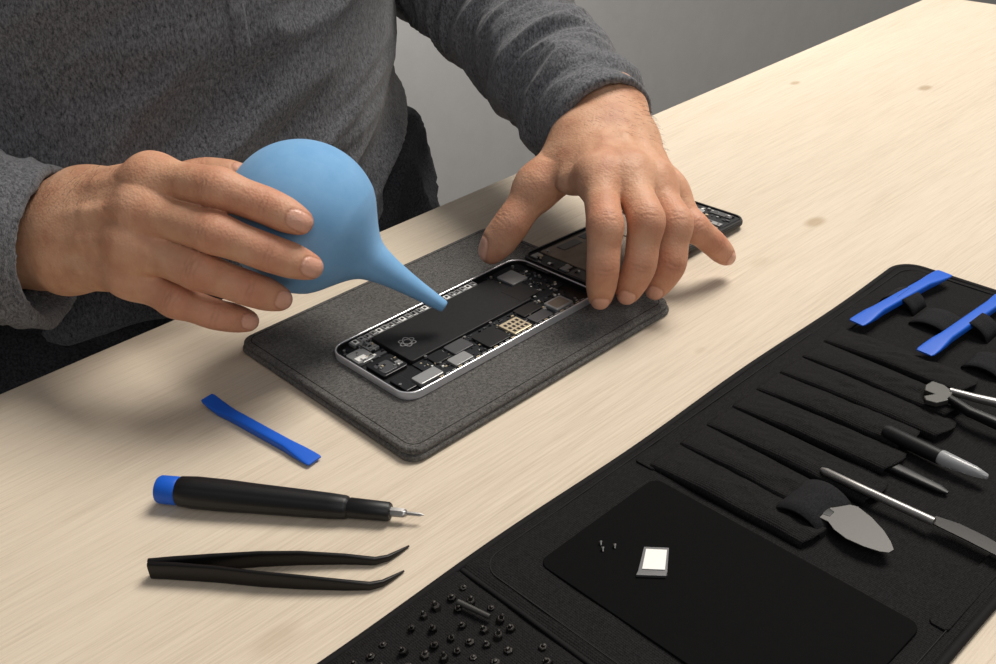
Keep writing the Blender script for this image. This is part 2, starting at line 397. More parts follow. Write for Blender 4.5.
# right hand (holds blower)
Rw=C(46,226,.566); Rw2=C(44,248,.572); Relb=C(-560,190,.477)
right=dict(fs=1.03,base=[(80,200,.551),(70,221,.547),(66,242,.549),(70,263,.555)],
  fingers=dict(index=[(152,178,.522),(217,188,.500),(267,206,.5005),(301,222,.4995)],
    middle=[(143,211,.517),(212,232,.499),(269,253,.501),(311,267,.5075)],
    ring=[(134,245,.519),(197,270,.507),(247,288,.514),(281,299,.524)],
    pinky=[(132,275,.527),(175,300,.520),(214,314,.525),(249,321,.532)],
    thumb=[(98,205,.567),(150,187,.582),(205,177,.590),(247,180,.582)]),
  forearm=[(Rw,Relb,.0225,.036),(Rw2,Relb,.021,.036)],keep=.3,
  hint={'thumb':(0,0,1.)})
Lw=C(590,112,.648); Lw2=C(613,114,.648); Lelb=np.array([.535,.65,TZ+.135])
left=dict(fs=.99,pm=1.02,base=[(588,137,.625),(603,135,.623),(618,138,.625),(631,145,.631)],
  fingers=dict(index=[(599,178,.577),(605,225,.549),(603,268,.550),(600,299,.562)],
    middle=[(628,175,.581),(646,220,.555),(640,265,.557),(627,294,.567)],
    ring=[(652,182,.591),(675,223,.571),(671,264,.571),(655,290,.580)],
    pinky=[(667,194,.605),(694,227,.595),(713,243,.602),(727,257,.612)],
    thumb=[(575,152,.622),(538,186,.611),(512,223,.609),(491,252,.614)]),
  forearm=[(Lw,Lelb,.0205,.034),(Lw2,Lelb+np.array([.01,.0,.0]),.0195,.034)],keep=.3,
  hint={'thumb':nz(TO_CAM*.3+np.array([-.5,.4,.7]))})
VR,QR,AR,hv1,hf1=hand(right); VL,QL,AL,hv2,hf2=hand(left)
def torsoab(zz,grow=0.):
    z=np.array([-.30,-.12,0,.12,.25,.40,.48,.53,.57,.62])+TZ
    a=np.array([.17,.172,.166,.170,.182,.195,.185,.12,.065,.06])+grow
    b=np.array([.11,.108,.105,.106,.112,.115,.105,.085,.065,.06])+grow
    return np.interp(zz,z,a),np.interp(zz,z,b)
TC=(.307,.668)
Rsh=np.array([.13,.68,TZ+.46]); Lsh=np.array([.485,.68,TZ+.46])
def torso(f,A,grow,zlo,zhi,k=.03):
    X,Y,Z=f.grid(); a,b=torsoab(Z,grow); a=a.astype(np.float32);b=b.astype(np.float32)
    d=(np.sqrt(((X-TC[0])/a)**2+((Y-TC[1])/b)**2)-1)*b
    d=np.maximum(d,np.maximum(Z-zhi,zlo-Z)); return smin(A,d.astype(np.float32),k)
f=Field((-.15,.38,TZ-.2),(.65,.82,TZ+.66),.006); A=f.new()
A=torso(f,A,-.016,TZ-.1,TZ+.62)
for e,s_,w in ((Relb,Rsh,Rw),(Lelb,Lsh,Lw)):
    f.chain(A,[s_,e,w+(e-w)*.12],[.045,.036,.019],.02)
VB,QB=snet(A,f.lo,f.h)
VV=np.concatenate([VR,VL,VB]); QQ=np.concatenate([QR,QL+len(VR),QB+len(VR)+len(VL)]); AA=np.concatenate([AR,AL,np.tile([0,0,0,1.],(len(VB),1))])
person=bulk('person',VV,QQ,M['skin'],AA)
hair=mk('body_hair',hv1+hv2,hf1+[tuple(i+len(hv1) for i in q) for q in hf2],M['hair']); hair['kind']='stuff'
# ------------------------------------------------------------------ clothing
def folds(V,Q,axis,al,ac,amp,seed=0.,amp2=0):
    Nn=vnorm(V,Q); ax=nz(axis); out=V.copy(); t=V@ax; perp=V-np.outer(t,ax)
    q=perp*ac+np.outer(t*al,ax)+seed
    for i in range(len(V)):
        v=q[i]; a=noise.noise(Vector(v)); b=noise.noise(Vector(v*2.3+5.))
        out[i]+=Nn[i]*((1-abs(a)*2.2)*amp+(.5-abs(b)*1.6)*amp*.35)
    return out
def sleeve(elb,cuff,rc,rm,re,seed,tilt=0.):
    d=nz(cuff-elb); f=Field(np.minimum(elb,cuff)-.075,np.maximum(elb,cuff)+.075,.0016); A=f.new()
    pts=[elb,elb*.5+cuff*.5,cuff+d*.03]; rad=[re,rm,rc]
    q,r=dens(pts,rad,5); f.chain(A,q,r,.004)
    B=f.new(); f.chain(B,[cuff-d*.06,cuff+d*.05],[rc-.002,rc-.0026],0)
    nn=nz(d+TO_CAM*tilt)
    A=np.maximum(A,-B); X,Y,Z=f.grid(); pl=(X-cuff[0])*nn[0]+(Y-cuff[1])*nn[1]+(Z-cuff[2])*nn[2]
    A=np.maximum(A,pl.astype(np.float32)); V,Q=snet(A,f.lo,f.h); V=relax(V,Q,2)
    t=(V-cuff)@nn
    W=folds(V,Q,d,50,14,.0072,seed); w=np.clip(-t/.022,0.30,1)[:,None]; V=V*(1-w)+W*w
    t=(V-cuff)@nn; Nn=vnorm(V,Q); g=np.exp(-((t+.014)/.0009)**2); V=V-Nn*(g*.0011)[:,None]
    return V,Q
Rc=C(54,247,.567); Lc=C(601,127,.640)
S1=sleeve(Relb,Rc,.041,.044,.052,3.1,.35); S2=sleeve(Lelb,Lc,.0325,.037,.048,9.7,-.05)
f=Field((-.15,.5,TZ-.1),(.66,.83,TZ+.62),.0032); A=f.new()
A=torso(f,A,0,TZ-.022,TZ+.56,.02)
for e,s_,w in ((Relb,Rsh,Rw),(Lelb,Lsh,Lw)):
    f.chain(A,[s_,e],[.062,.050],.015); f.chain(A,[e,e*.55+w*.45],[.046,.033],.004)
VT,QT=snet(A,f.lo,f.h); VT=relax(VT,QT,2); VT=folds(VT,QT,(-.5,.1,1),24,7,.0088,1.7)
VS=np.concatenate([S1[0],S2[0],VT]); QS=np.concatenate([S1[1],S2[1]+len(S1[0]),QT+len(S1[0])+len(S2[0])])
shirt=bulk('shirt',VS,QS,M['shirt'])
bvh=BVHTree.FromPolygons([Vector(v) for v in VT],[tuple(map(int,q)) for q in QT])
def surf(x,z,off):
    h_=bvh.ray_cast(Vector((x,.3,z)),Vector((0,1,0)))
    return (x,(h_[0].y if h_[0] else .56)-off,z)
pv=[];pf=[];xs=[-.005,-.0048,-.003,0,.003,.0048,.005]; zs=np.linspace(TZ+.122,TZ+.40,80)
for i,z in enumerate(zs):
    for j,x in enumerate(xs): pv.append(surf(.303+x,z,.0011 if 0<j<6 else -.0006))
for i in range(79):
    for j in range(6): a=i*7+j; pf.append((a,a+1,a+8,a+7))
placket=mk('placket',pv,pf,M['shirt'])
f=Field((.05,.48,0),(.58,.86,TZ+.06),.006); A=f.new(); X,Y,Z=f.grid()
a=np.interp(Z,[TZ-.2,TZ-.06,TZ+.02],[.17,.200,.184]).astype(np.float32); d=(np.sqrt(((X-.314)/a)**2+((Y-.68)/.106)**2)-1)*.106
d=np.maximum(d,np.maximum(Z-(TZ+.02),(TZ-.16)-Z)); A=smin(A,d.astype(np.float32),.02)
for x in (.215,.405): f.chain(A,[(x,.68,TZ-.12),(x,.675,TZ-.38),(x,.69,.06)],[.088,.068,.055],.03)
VP,QP=snet(A,f.lo,f.h); VP=relax(VP,QP,2); VP=folds(VP,QP,(0,0,1),22,22,.007,4.)
trousers=bulk('trousers',VP,QP,M['denim'])
shoes=[]
for x in (.215,.405):
    f=Field((x-.07,.45,0),(x+.07,.78,.13),.005); A=f.new(); f.chain(A,[(x,.71,.04),(x,.62,.036),(x,.53,.028)],[.042,.045,.035],.02); f.cap(A,(x,.70,.05),(x,.70,.09),.045,.042,.02)
    X,Y,Z=f.grid(); A=np.maximum(A,(.001-Z)+0*X+0*Y); v,q=snet(A,f.lo,f.h); shoes.append(bulk('shoe',v,q,M['black']))
adopt(person,[shirt,trousers,hair]+shoes,(.31,.66,0))
for b in [placket]: b.data.transform(Matrix.Translation(-Vector((.31,.66,0)))); b.parent=shirt
tag(person,'person in grey long-sleeved shirt squeezing blue air blower over phone','person')
# ------------------------------------------------------------------ room
def struct(name,v,m):
    o=mk(name,v,[(0,1,2,3)],m,False); o['kind']='structure'; return o
struct('floor',[(-3,-2,0),(5,-2,0),(5,1.15,0),(-3,1.15,0)],M['floor'])
struct('wall_back',[(-3,1.15,0),(5,1.15,0),(5,1.15,2.6),(-3,1.15,2.6)],M['wall'])
top=box('tabletop',-.75,1.10,-.35,.530,-.03,0,M['wood'],.002)
legs=[box('leg',x-.03,x+.03,y-.03,y+.03,-TZ,-.03,M['wood'],.002) for x in(-.68,1.03) for y in(-.28,.46)]
t=empty('table'); adopt(t,[top]+legs,(.2,.1,0)); tag(t,'pale wooden work table with fine grain and small knots','table')
# felt sleeve
mx0,mx1,my0,my1=.2195,.4075,.3175,.470
MT=.007
def feltlayer(z0,z1,ins=0):
    return prism('felt_panel',rrect(mx0+ins,mx1-ins,my0+ins,my1-ins,.008),z0,z1,M['felt'],.0015,4)
l1=feltlayer(.0002,.0037);l2=feltlayer(.0034,MT,.0009)
st=ringprism('seam',rrect(mx0+.0042,mx1-.0042,my0+.0042,my1-.0042,.0065),rrect(mx0+.0047,mx1-.0047,my0+.0047,my1-.0047,.0060),MT-.0006,MT+.00003,M['feltdark'])
fs=empty('felt_sleeve'); adopt(fs,[l1,l2,st],(.31,.39,TZ)); tag(fs,'dark grey felt sleeve used as work mat under the phone','felt sleeve')
# ------------------------------------------------------------------ phone
PX,PY=.2440,.350; ZS=.76
def pb(name,x0,x1,y0,y1,z0,z1,m,b=.0003): return box(name,PX+x0*.001,PX+x1*.001,PY+y0*.001,PY+y1*.001,MT+z0*.001*ZS,MT+z1*.001*ZS,M[m],b)
def pr(name,x0,x1,y0,y1,r,z0,z1,m,b=.0003): return prism(name,rrect(PX+x0*.001,PX+x1*.001,PY+y0*.001,PY+y1*.001,r*.001,5),MT+z0*.001*ZS,MT+z1*.001*ZS,M[m],b,2)
def cyl(name,x,y,r,z0,z1,m,k=16):
    p=np.array([PX+x*.001,PY+y*.001,TZ+MT+z0*.001*ZS]); r*=.001; hgt=(z1-z0)*.001*ZS
    V=[];n=k
    for z,rr in ((0,r),(hgt,r),(hgt,r*.55),(hgt-.0003,r*.4)):
        for j in range(k): g=2*math.pi*j/k; V.append((p[0]+math.cos(g)*rr,p[1]+math.sin(g)*rr,p[2]+z))
    Fc=[(i*n+j,i*n+(j+1)%n,(i+1)*n+(j+1)%n,(i+1)*n+j) for i in range(3) for j in range(n)]+[tuple(3*n+j for j in range(n))]
    return mk(name,V,Fc,M[m],False)
O=rrect(PX,PX+.138,PY,PY+.067,.0095,10); I=rrect(PX+.0010,PX+.1370,PY+.0010,PY+.0660,.0085,10)
frame=ringprism('metal_frame',O,I,MT+.0001,MT+.0046,M['alu'],.0005)
tray=prism('inner_tray',rrect(PX+.0009,PX+.1371,PY+.0009,PY+.0661,.008,10),MT+.0006,MT+.0018,M['dark'],0)
lip=ringprism('screen_gasket',rrect(PX+.0010,PX+.1370,PY+.0010,PY+.0660,.0084,10),rrect(PX+.0017,PX+.1363,PY+.0017,PY+.0653,.0077,10),MT+.0017,MT+.0042,M['dark'])
batt=pr('battery',22,109,23.8,59,2,2.4,5.8,'batt',.0005)
marks=[]
for k in range(3):   # atom-like ring mark
    cx,cy=PX+.0325,PY+.0405; rot=math.radians(60*k+10); V=[];n=28
    for rr in (1.,.88):
        for j in range(n):
            g=2*math.pi*j/n; x=.0050*rr*math.cos(g); y=.0024*rr*math.sin(g)*(1 if rr==1 else .9)
            V.append((cx+x*math.cos(rot)-y*math.sin(rot),cy+x*math.sin(rot)+y*math.cos(rot),TZ+MT+.0058*ZS+.00005+k*.00001))
    marks.append(mk('mark',V,[(j,(j+1)%n,n+(j+1)%n,n+j) for j in range(n)],M['print'],False))
mark=joinm('printed_mark',marks)
random.seed(8)
bd=[pb('b',22,128,3.0,23.6,2.4,3.4,'board',0),pb('b',109,134,24,63,2.4,3.3,'board',0)]
def chips(n,x0,x1,y0,y1,wmx,z):
    o=[]
    for i in range(n):
        x=random.uniform(x0,x1);y=random.uniform(y0,y1); w=random.uniform(.4,wmx);q=random.uniform(.4,wmx*.7)
        o.append(pb('c',x,min(x+w,x1+1),y,min(y+q,y1+.8),z-.05,z+random.uniform(.3,1.2),random.choice(['grey','grey2','dark','board','gold','grey2','white','dark']),0))
    return o
bd+=chips(280,23,127,3.5,22.3,1.7,3.4)+chips(110,110,132,25,61,2.0,3.3)
for i in range(26):   # fine silver clips along the near rim
    bd.append(pb('c',23+i*4.1,25.4+i*4.1,2.3,3.2,3.2,4.9,'grey' if i%3 else 'gold',0))
board=joinm('circuit_board',bd)
def shield(*a): return pr('metal_shield',*a)
sh=[shield(35,47,4.0,12,1,3.2,5.4,'grey',.0003),shield(30,40,13.5,23,1,3.2,4.8,'dark',.0003),shield(42,55,13,23,1,3.2,5.0,'grey2',.0003),shield(58,73,4.,19,1,3.2,5.4,'dark',.0003),shield(92,105,4.,12,1,3.2,5.0,'grey2',.0003),shield(92,106,13.5,23,1,3.2,4.8,'dark',.0003),shield(113,125,44,58,1,3.2,5.0,'grey',.0003)]
sim=[pr('s',76,89,4.,17,.8,3.2,5.2,'gold',.0003)]
for i in range(4):
    for j in range(3): sim.append(pb('s',77.5+i*2.8,79.2+i*2.8,5.5+j*3.6,7.7+j*3.6,5.15,5.3,'dark',0))
sim=joinm('card_reader',sim)
cam=joinm('camera_module',[pr('s',108,121,4,15,1.2,3.2,5.9,'grey',.0004),pr('s',109.5,119.5,5.5,13.5,1,5.8,6.0,'tan',.0002)])
spk=joinm('loudspeaker',[pr('s',4,20,24,40,2,2.4,5.0,'dark',.0004),pr('s',6,15,26,36,1.5,4.9,5.2,'grey2',.0003),pb('s',16,19,27,31,4.9,5.3,'grey',0)]+chips(14,4,19,24,40,2.2,5.))
vib=joinm('vibration_motor',[pr('s',12,27,4.2,12.5,1,2.4,5.6,'grey',.0004),pr('s',4,11,6,20,1,2.4,4.6,'dark',.0004)])
mic=joinm('charging_port',[pr('s',3,14,43,56,1.5,2.4,4.6,'grey',.0004),pb('s',4,10,45,49,4.5,5.2,'white',0),pb('s',11,20,42,46,2.4,4.5,'grey2',0),pb('s',15,21,50,60,2.4,4.2,'grey',0)]+chips(34,3,20,42,60,2.,4.4))
bk=[pb('s',12,100,59.8,64.8,2.4,4.6,'grey',0)]
for i in range(22):
    x=13+i*4.; bk.append(pr('s',x,x+3.1,60.3,64.4,.5,4.5,5.1+.4*(i%2),'grey' if i%4 else 'white',.0002))
    bk.append(pb('s',x+.8,x+2.0,61.2,63.1,5.0,5.6,'dark' if i%3 else 'steel2',0))
rail=joinm('side_bracket',bk)
scr=[cyl('screw',x,y,.8,4.2,5.9,'steel') for x,y in ((5,59),(8.5,33),(5,12),(30,22.5),(56,21.5),(75,22),(107,20),(124,6),(124,22),(130,40),(110.5,60),(128,60),(21,62))]
flex=pb('flex_cable',102,117,26,42,5.6,5.9,'dark',0)
ph=empty('smartphone'); adopt(ph,[frame,tray,lip,batt,mark,board,sim,cam,spk,vib,mic,rail,flex]+sh+scr,(PX+.069,PY+.033,TZ+MT))
mark.parent=batt
tag(ph,'opened smartphone with silver rim, exposed battery and circuit boards','smartphone')
PX0=PX; PX=PX+.1395; ZS=1.
ds=[prism('screen_frame',rrect(PX,PX+.138,PY,PY+.067,.009,10),MT+.0010,MT+.0034,M['black'],.0006,3)]
ds.append(ringprism('screen_bezel',rrect(PX+.0006,PX+.1374,PY+.0006,PY+.0664,.0085,10),rrect(PX+.0018,PX+.1362,PY+.0018,PY+.0652,.0073,10),MT+.0033,MT+.0044,M['dark'],.0002))
ds.append(joinm('shield_plate',[pr('s',13,64,5,62,1.5,3.3,4.1,'tan',.0003),pr('s',65,114,5,62,1.5,3.3,4.0,'tan',.0003),pb('s',24,40,52,59,4.0,4.4,'grey2',.0002),pb('s',44,60,54,60,4.0,4.3,'dark',.0002)]))
a=[pb('s',115,135,4,63,3.3,3.7,'board',0),pr('c',120,128,26,42,1,3.6,5.2,'grey',.0003),pb('c',115,119,6,30,3.6,4.6,'grey',.0002),pb('c',129,134,8,24,3.6,4.4,'grey2',.0002),pb('c',129,134,44,58,3.6,4.4,'grey',.0002),pb('c',115,119,40,60,3.6,4.3,'gold',.0002)]
for i in range(45):
    x=random.uniform(116,133);y=random.uniform(5,60); a.append(pb('c',x,x+random.uniform(.5,1.8),y,y+random.uniform(.6,3),3.6,3.8+random.uniform(.3,1.0),random.choice(['grey','grey2','dark','grey','white','gold']),0))
ds.append(joinm('earpiece_assembly',a))
a=[pb('s',-5,12,38,56,3.4,3.8,'dark',0),pb('s',3,12,8,30,3.3,3.9,'grey2',0),pb('s',4,11,33,37,3.4,4.4,'grey',.0002),pb('s',5,11,57,62,3.4,4.2,'grey',.0002)]
for i in range(20):
    x=random.uniform(2,10);y=random.uniform(6,60); a.append(pb('c',x,x+random.uniform(.6,2.),y,y+random.uniform(.8,2.4),3.6,4+random.uniform(.2,.6),random.choice(['grey','white','dark','gold','grey2','dark']),0))
ds.append(joinm('display_connector',a))
for x,y in ((117,8),(131,58),(117,58),(131,12),(16,10),(16,58)): ds.append(cyl('screw',x,y,.9,3.6,5.0,'steel'))
dr=empty('phone_screen'); base=(PX,PY+.0335,TZ+MT); adopt(dr,ds,base)
dr.rotation_euler=(0,math.radians(2.3),0); dr.location.z+=.0002
tag(dr,'detached black phone screen lying face down with metal shield plate','phone screen')
PX=PX0
# ------------------------------------------------------------------ blower
bc=C(302,217,.547); tipp=P(443,306,.026); ax=nz(tipp-bc); Rb=.0397
full=[]
for i in range(0,64): 
    g=math.radians(180-i*2.0); full.append((Rb*math.cos(g),max(.00005,Rb*math.sin(g))))
ctrl=[(full[-1][0],full[-1][1]),(.0272,.0281),(.0310,.0231),(.0348,.0181),(.0388,.0137),(.0430,.0108),(.049,.0088),(.055,.0074),(.062,.0062),(.070,.0051),(.078,.0042),(.0845,.0035)]
q,_=dens([np.array([a_,b_,0]) for a_,b_ in ctrl],[0]*len(ctrl),4)
full+=[(p[0],p[1]) for p in q[1:]]
split=max(i for i,p in enumerate(full) if p[0]<.044)
pn=full[split:]+[(.0862,.0033),(.0870,.0029),(.0873,.0023),(.0873,.0012),(.080,.0010)]
bl=lathe('bulb',bc,bc+ax,full[:split+1],M['bulb'],72); nzl=lathe('nozzle',bc,bc+ax,pn,M['bulb'],72)
for o in (bl,nzl): o.modifiers.clear()
for o,which in ((bl,-1),(nzl,-2)):
    bm=bmesh.new(); bm.from_mesh(o.data); bm.faces.ensure_lookup_table(); bm.faces.remove(bm.faces[len(bm.faces)+which]); bm.to_mesh(o.data); bm.free()
br=empty('air_blower'); adopt(br,[bl,nzl],tuple(bc)); tag(br,'light blue rubber air blower with pointed nozzle held over phone','air blower')
# ------------------------------------------------------------------ table tools
def pry(name,a,b,w=.0042,mid=.0032,th=.0021,lift=0.):
    a=np.array(a);b=np.array(b); pts=[];W=[];T=[]
    prof=[(0,w*.86,.0004),(.02,w*1.0,.0006),(.08,w*1.02,.0010),(.16,w*.92,.0019),(.24,mid,th),(.5,mid*1.0,th),(.76,mid,th),(.86,w*.95,.0016),(.94,w*1.05,.0009),(.985,w*1.05,.0006),(1.,w*.95,.0004)]
    for t,ww,tt in prof:
        p=a+(b-a)*t; p[2]+=lift*(max(0,.16-t)/.16)**1.5; pts.append(p);W.append(ww);T.append(tt)
    return loft(name,pts,W,T,M['blue'],e=4.5,k=24)
o=pry('pry_tool',P(208,402,.0025),P(315,461,.0018),.0040,.0030,.0022,.003)
solo(o,'blue plastic pry bar with flat wedge ends lying on table','pry tool','blue plastic pry tools')
a=P(158,489,.0072); b=P(424,515,.0045); Ls=np.linalg.norm(b-a)
sc_=Ls/266.
cap_=lathe('end_cap',a,b,[(0,.0045),(.0006,.0058),(.0015,.0063),(20*sc_,.0064),(22*sc_,.0061)],M['blue'],36)
hd=lathe('handle',a,b,[(22*sc_,.0060),(24*sc_,.0067),(40*sc_,.0072),(70*sc_,.0071),(100*sc_,.0066),(140*sc_,.0061),(175*sc_,.0056),(190*sc_,.0052),(192*sc_,.0048),(194*sc_,.0040)],M['black'],72,7,.035)
cl=lathe('collar',a,b,[(193*sc_,.0040),(195*sc_,.0045),(232*sc_,.0041),(234*sc_,.0035),(234.5*sc_,.0015)],M['black'],36)
bt=lathe('bit',a,b,[(232*sc_,.0021),(246*sc_,.0020),(249*sc_,.0015),(250*sc_,.0009),(262*sc_,.0008),(266*sc_,.0002)],M['steel'],6)
sd=empty('screwdriver'); adopt(sd,[cap_,hd,cl,bt],(a[0],a[1],TZ)); tag(sd,'black precision screwdriver with blue end cap and steel bit','screwdriver')
def arm(px,ws,hs): return loft('arm',[P(u,v,max(.0006,hh+.0004)) for (u,v),hh in zip(px,hs)],ws,hs,M['blackm'],e=4,k=16)
u1=arm([(150,567),(175,565),(215,562),(260,559),(300,558),(345,559),(375,561),(388,558),(399,552),(409,546)],[.0014,.0014,.0011,.0010,.0010,.0010,.0010,.0009,.0007,.0003],[.0042,.0043,.0043,.0040,.0036,.0026,.0018,.0014,.0009,.0004])
u2=arm([(150,570),(175,571),(215,574),(260,579),(300,582),(345,585),(370,586),(383,583),(394,577),(404,571)],[.0014,.0014,.0011,.0010,.0010,.0010,.0010,.0009,.0007,.0003],[.0042,.0043,.0043,.0040,.0036,.0026,.0018,.0014,.0009,.0004])
tw=empty('tweezers'); adopt(tw,[u1,u2],tuple(P(180,569,0))); tag(tw,'black curved-tip tweezers lying on their side','tweezers')
# ------------------------------------------------------------------ tool case
KX0,KX1,KY0,KY1=-.06,.535,.093,.252
kp=[]
FX=.190
def softpanel():
    nx,ny=240,66; r=.013; V=[];Fc=[]
    for top_ in (1,0):
        for j in range(ny):
            for i in range(nx):
                s_=i/(nx-1); t_=j/(ny-1); x=KX0+(KX1-KX0)*s_; y=KY0+(KY1-KY0)*t_
                dx=max(0,(KX0+r)-x,x-(KX1-r)); dy=max(0,(KY0+r)-y,y-(KY1-r))
                if dx>0 and dy>0:
                    m_=max(dx,dy); l_=math.hypot(dx,dy); k_=m_/l_
                    cx=KX0+r if x<KX0+r else KX1-r; cy=KY0+r if y<KY0+r else KY1-r
                    x=cx+(x-cx)*k_; y=cy+(y-cy)*k_
                edge=min(s_*(KX1-KX0),(1-s_)*(KX1-KX0),t_*(KY1-KY0),(1-t_)*(KY1-KY0))
                y+=.0008*math.sin(x*37)*(1 if t_>.5 else -.4)
                z=.0031+.0006*noise.noise(Vector((x*30,y*30,2.)))+.0004*noise.noise(Vector((x*90,y*60,7.)))
                z-=.0018*math.exp(-((x-FX)/.0016)**2)
                z-=.0014*math.exp(-(edge/.0012)**2)
                V.append((x,y,TZ+(z if top_ else .0002)))
    n=nx*ny
    for j in range(ny-1):
        for i in range(nx-1):
            q=j*nx+i; Fc.append((q,q+1,q+nx+1,q+nx)); Fc.append((n+q,n+q+nx,n+q+nx+1,n+q+1))
    bd_=[i for i in range(nx)]+[j*nx+nx-1 for j in range(1,ny)]+[(ny-1)*nx+i for i in range(nx-2,-1,-1)]+[j*nx for j in range(ny-2,0,-1)]
    for a_,b_ in zip(bd_,bd_[1:]+bd_[:1]): Fc.append((b_,a_,n+a_,n+b_))
    return mk('panel',V,Fc,M['nylon'])
kp.append(softpanel())
def closed_tube(name,pts,r,z,m):
    n=len(pts);k=8;V=[];Fc=[]
    for i in range(n):
        p=np.array(pts[i]); d=nz(np.array(pts[(i+1)%n])-np.array(pts[i-1])); s=np.array([d[1],-d[0]])
        for j in range(k):
            g=2*math.pi*j/k; V.append((p[0]+s[0]*math.cos(g)*r,p[1]+s[1]*math.cos(g)*r,TZ+z+math.sin(g)*r*.8))
    for i in range(n):
        for j in range(k): Fc.append((i*k+j,((i+1)%n)*k+j,((i+1)%n)*k+(j+1)%k,i*k+(j+1)%k))
    return mk(name,V,Fc,m)
def dense_rr(x0,x1,y0,y1,r):
    p=rrect(x0,x1,y0,y1,r,8); o=[]
    for i in range(len(p)):
        a_=np.array(p[i]);b_=np.array(p[(i+1)%len(p)]); n=max(1,int(np.linalg.norm(b_-a_)/.005))
        for k in range(n):
            q=a_+(b_-a_)*k/n; q[1]+=.0008*math.sin(q[0]*37)*(1 if q[1]>.17 else -.4); o.append(tuple(q))
    return o
kp.append(closed_tube('binding',dense_rr(KX0,KX1-.0003,KY0+.0003,KY1-.0003,.0128),.0019,.0019,M['pipe']))
kp.append(loft('fold_seam',[(FX,KY0+.002+(KY1-KY0-.004)*i/10,TZ+.0024+.0003*math.sin(i)) for i in range(11)],.0011,.0009,M['pipe']))
kp.append(ringprism('stitching',rrect(FX+.006,KX1-.0055,KY0+.006,KY1-.0055,.010),rrect(FX+.0063,KX1-.0058,KY0+.0063,KY1-.0058,.0097),.0026,.0035,M['stitch']))
kp.append(prism('smooth_pocket',rrect(.2125,.2845,.106,.2300,.005),.0029,.0040,M['pouch'],.0004))
kp.append(prism('hem_strip',rrect(.288,.520,.2335,.2445,.002),.0028,.0041,M['nylon'],.0005))
kp.append(prism('hem_strip',rrect(.288,.446,.0985,.106,.002),.0028,.0038,M['nylon'],.0004))
x=.2890; ws=[.021,.0195,.0195,.0195,.0195,.0195,.0195,.0195]; pocketx=[]
for i,w in enumerate(ws):
    V=[];Fc=[];nu=25;nv=60; yend=.160+.005*math.sin(i*2.1)
    for b_ in range(nv):
        tt=b_/(nv-1); y=.2365+(yend-.2365)*tt
        for a_ in range(nu):
            uu=a_/(nu-1); prof=(math.sin(math.pi*uu**.45)**.5 if 0<uu<1 else 0)
            sw=math.sin(math.pi*uu)
            hgt=(.0014+.0022*min(1,tt*2.2)**.6)*prof
            nn=noise.noise(Vector((x*300+uu*2.5,y*60,i*3.)))*.0018*sw+(.4-abs(noise.noise(Vector((uu*3.5+y*90,y*110,i*5.)))))*.0017*sw
            V.append((x+w*1.04*uu+(-.003*tt*math.sin(i*1.3)),y-.003*sw*tt,TZ+.0033+max(0,hgt+nn*min(1,tt*2.5))))
    for b_ in range(nv-1):
        for a_ in range(nu-1): q=b_*nu+a_; Fc.append((q,q+1,q+nu+1,q+nu))
    o=mk('pocket',V,Fc,M['nylon']); so=o.modifiers.new('s','SOLIDIFY'); so.thickness=.0007; so.offset=0
    kp.append(o); pocketx.append(x+w/2); x+=w
def strap(name,cx,cy,lx,ly,hgt,rot=0.,m='elastic'):
    V=[];Fc=[];nu=13;nv=5
    for b_ in range(nv):
        for a_ in range(nu):
            uu=a_/(nu-1); yy=(uu-.5)*ly; xx=(b_/(nv-1)-.5)*lx; z=.0032+hgt*math.sin(math.pi*uu)**.6 if 0<uu<1 else .0032
            V.append((cx+xx*math.cos(rot)-yy*math.sin(rot),cy+xx*math.sin(rot)+yy*math.cos(rot),TZ+z))
    for b_ in range(nv-1):
        for a_ in range(nu-1): q=b_*nu+a_; Fc.append((q,q+1,q+nu+1,q+nu))
    o=mk(name,V,Fc,M[m]); so=o.modifiers.new('s','SOLIDIFY'); so.thickness=.001; so.offset=0; return o
for (u,v,lx,ly,hh) in ((903,299,.014,.020,.0075),(975,325,.014,.020,.0075),(938,318,.018,.022,.004),(812,504,.024,.024,.0070),(990,362,.016,.020,.004)):
    c1=P(u,v,.007); kp.append(strap('elastic_band',c1[0],c1[1],lx,ly,hh))
hb=joinm('bit_holder',[prism('q',rrect(.060,.184,.185,.244,.003),.0028,.0065,M['nylon'],.001)])
hb2=joinm('bit_holder',[prism('q',rrect(.060,.184,.120,.180,.003),.0028,.0065,M['nylon'],.001)])
kp+=[hb,hb2]
ks=empty('tool_case'); adopt(ks,kp,(.3,.17,TZ)); tag(ks,'open black nylon roll-up tool case with pockets and elastic loops','tool case')
random.seed(5)
for ix in range(14):
    for iy in range(8):
        x=.095+ix*.0064+(iy%2)*.002+random.uniform(-.0011,.0011); y=.1890+iy*.0070+random.uniform(-.0011,.0011)
        if random.random()<.22: continue
        rot=random.uniform(0,1); V=[];k=6; lean=(random.uniform(-.0016,.0016),random.uniform(-.0016,.0016)); hk=random.uniform(.4,1.3); rk=random.uniform(.75,.95)
        rings=[(0,.0019),(.0016,.0019),(.0019,.0015),(.0019,.0010),(.0030,.0008),(.0032,.0003)]
        for z,r in rings:
            z*=hk; r*=rk
            for j in range(k): g=2*math.pi*j/k+rot; V.append((x+r*math.cos(g)+lean[0]*z/.004,y+r*math.sin(g)+lean[1]*z/.004,TZ+.0064+z))
        Fc=[(i*k+j,i*k+(j+1)%k,(i+1)*k+(j+1)%k,(i+1)*k+j) for i in range(len(rings)-1) for j in range(k)]+[tuple(range(k))[::-1],tuple((len(rings)-1)*k+j for j in range(k))]
        o=mk('screwdriver_bit',V,Fc,M['bit'],False); solo(o,'small steel screwdriver bit standing in the bit holder','screwdriver bit','steel bits in the black holder')
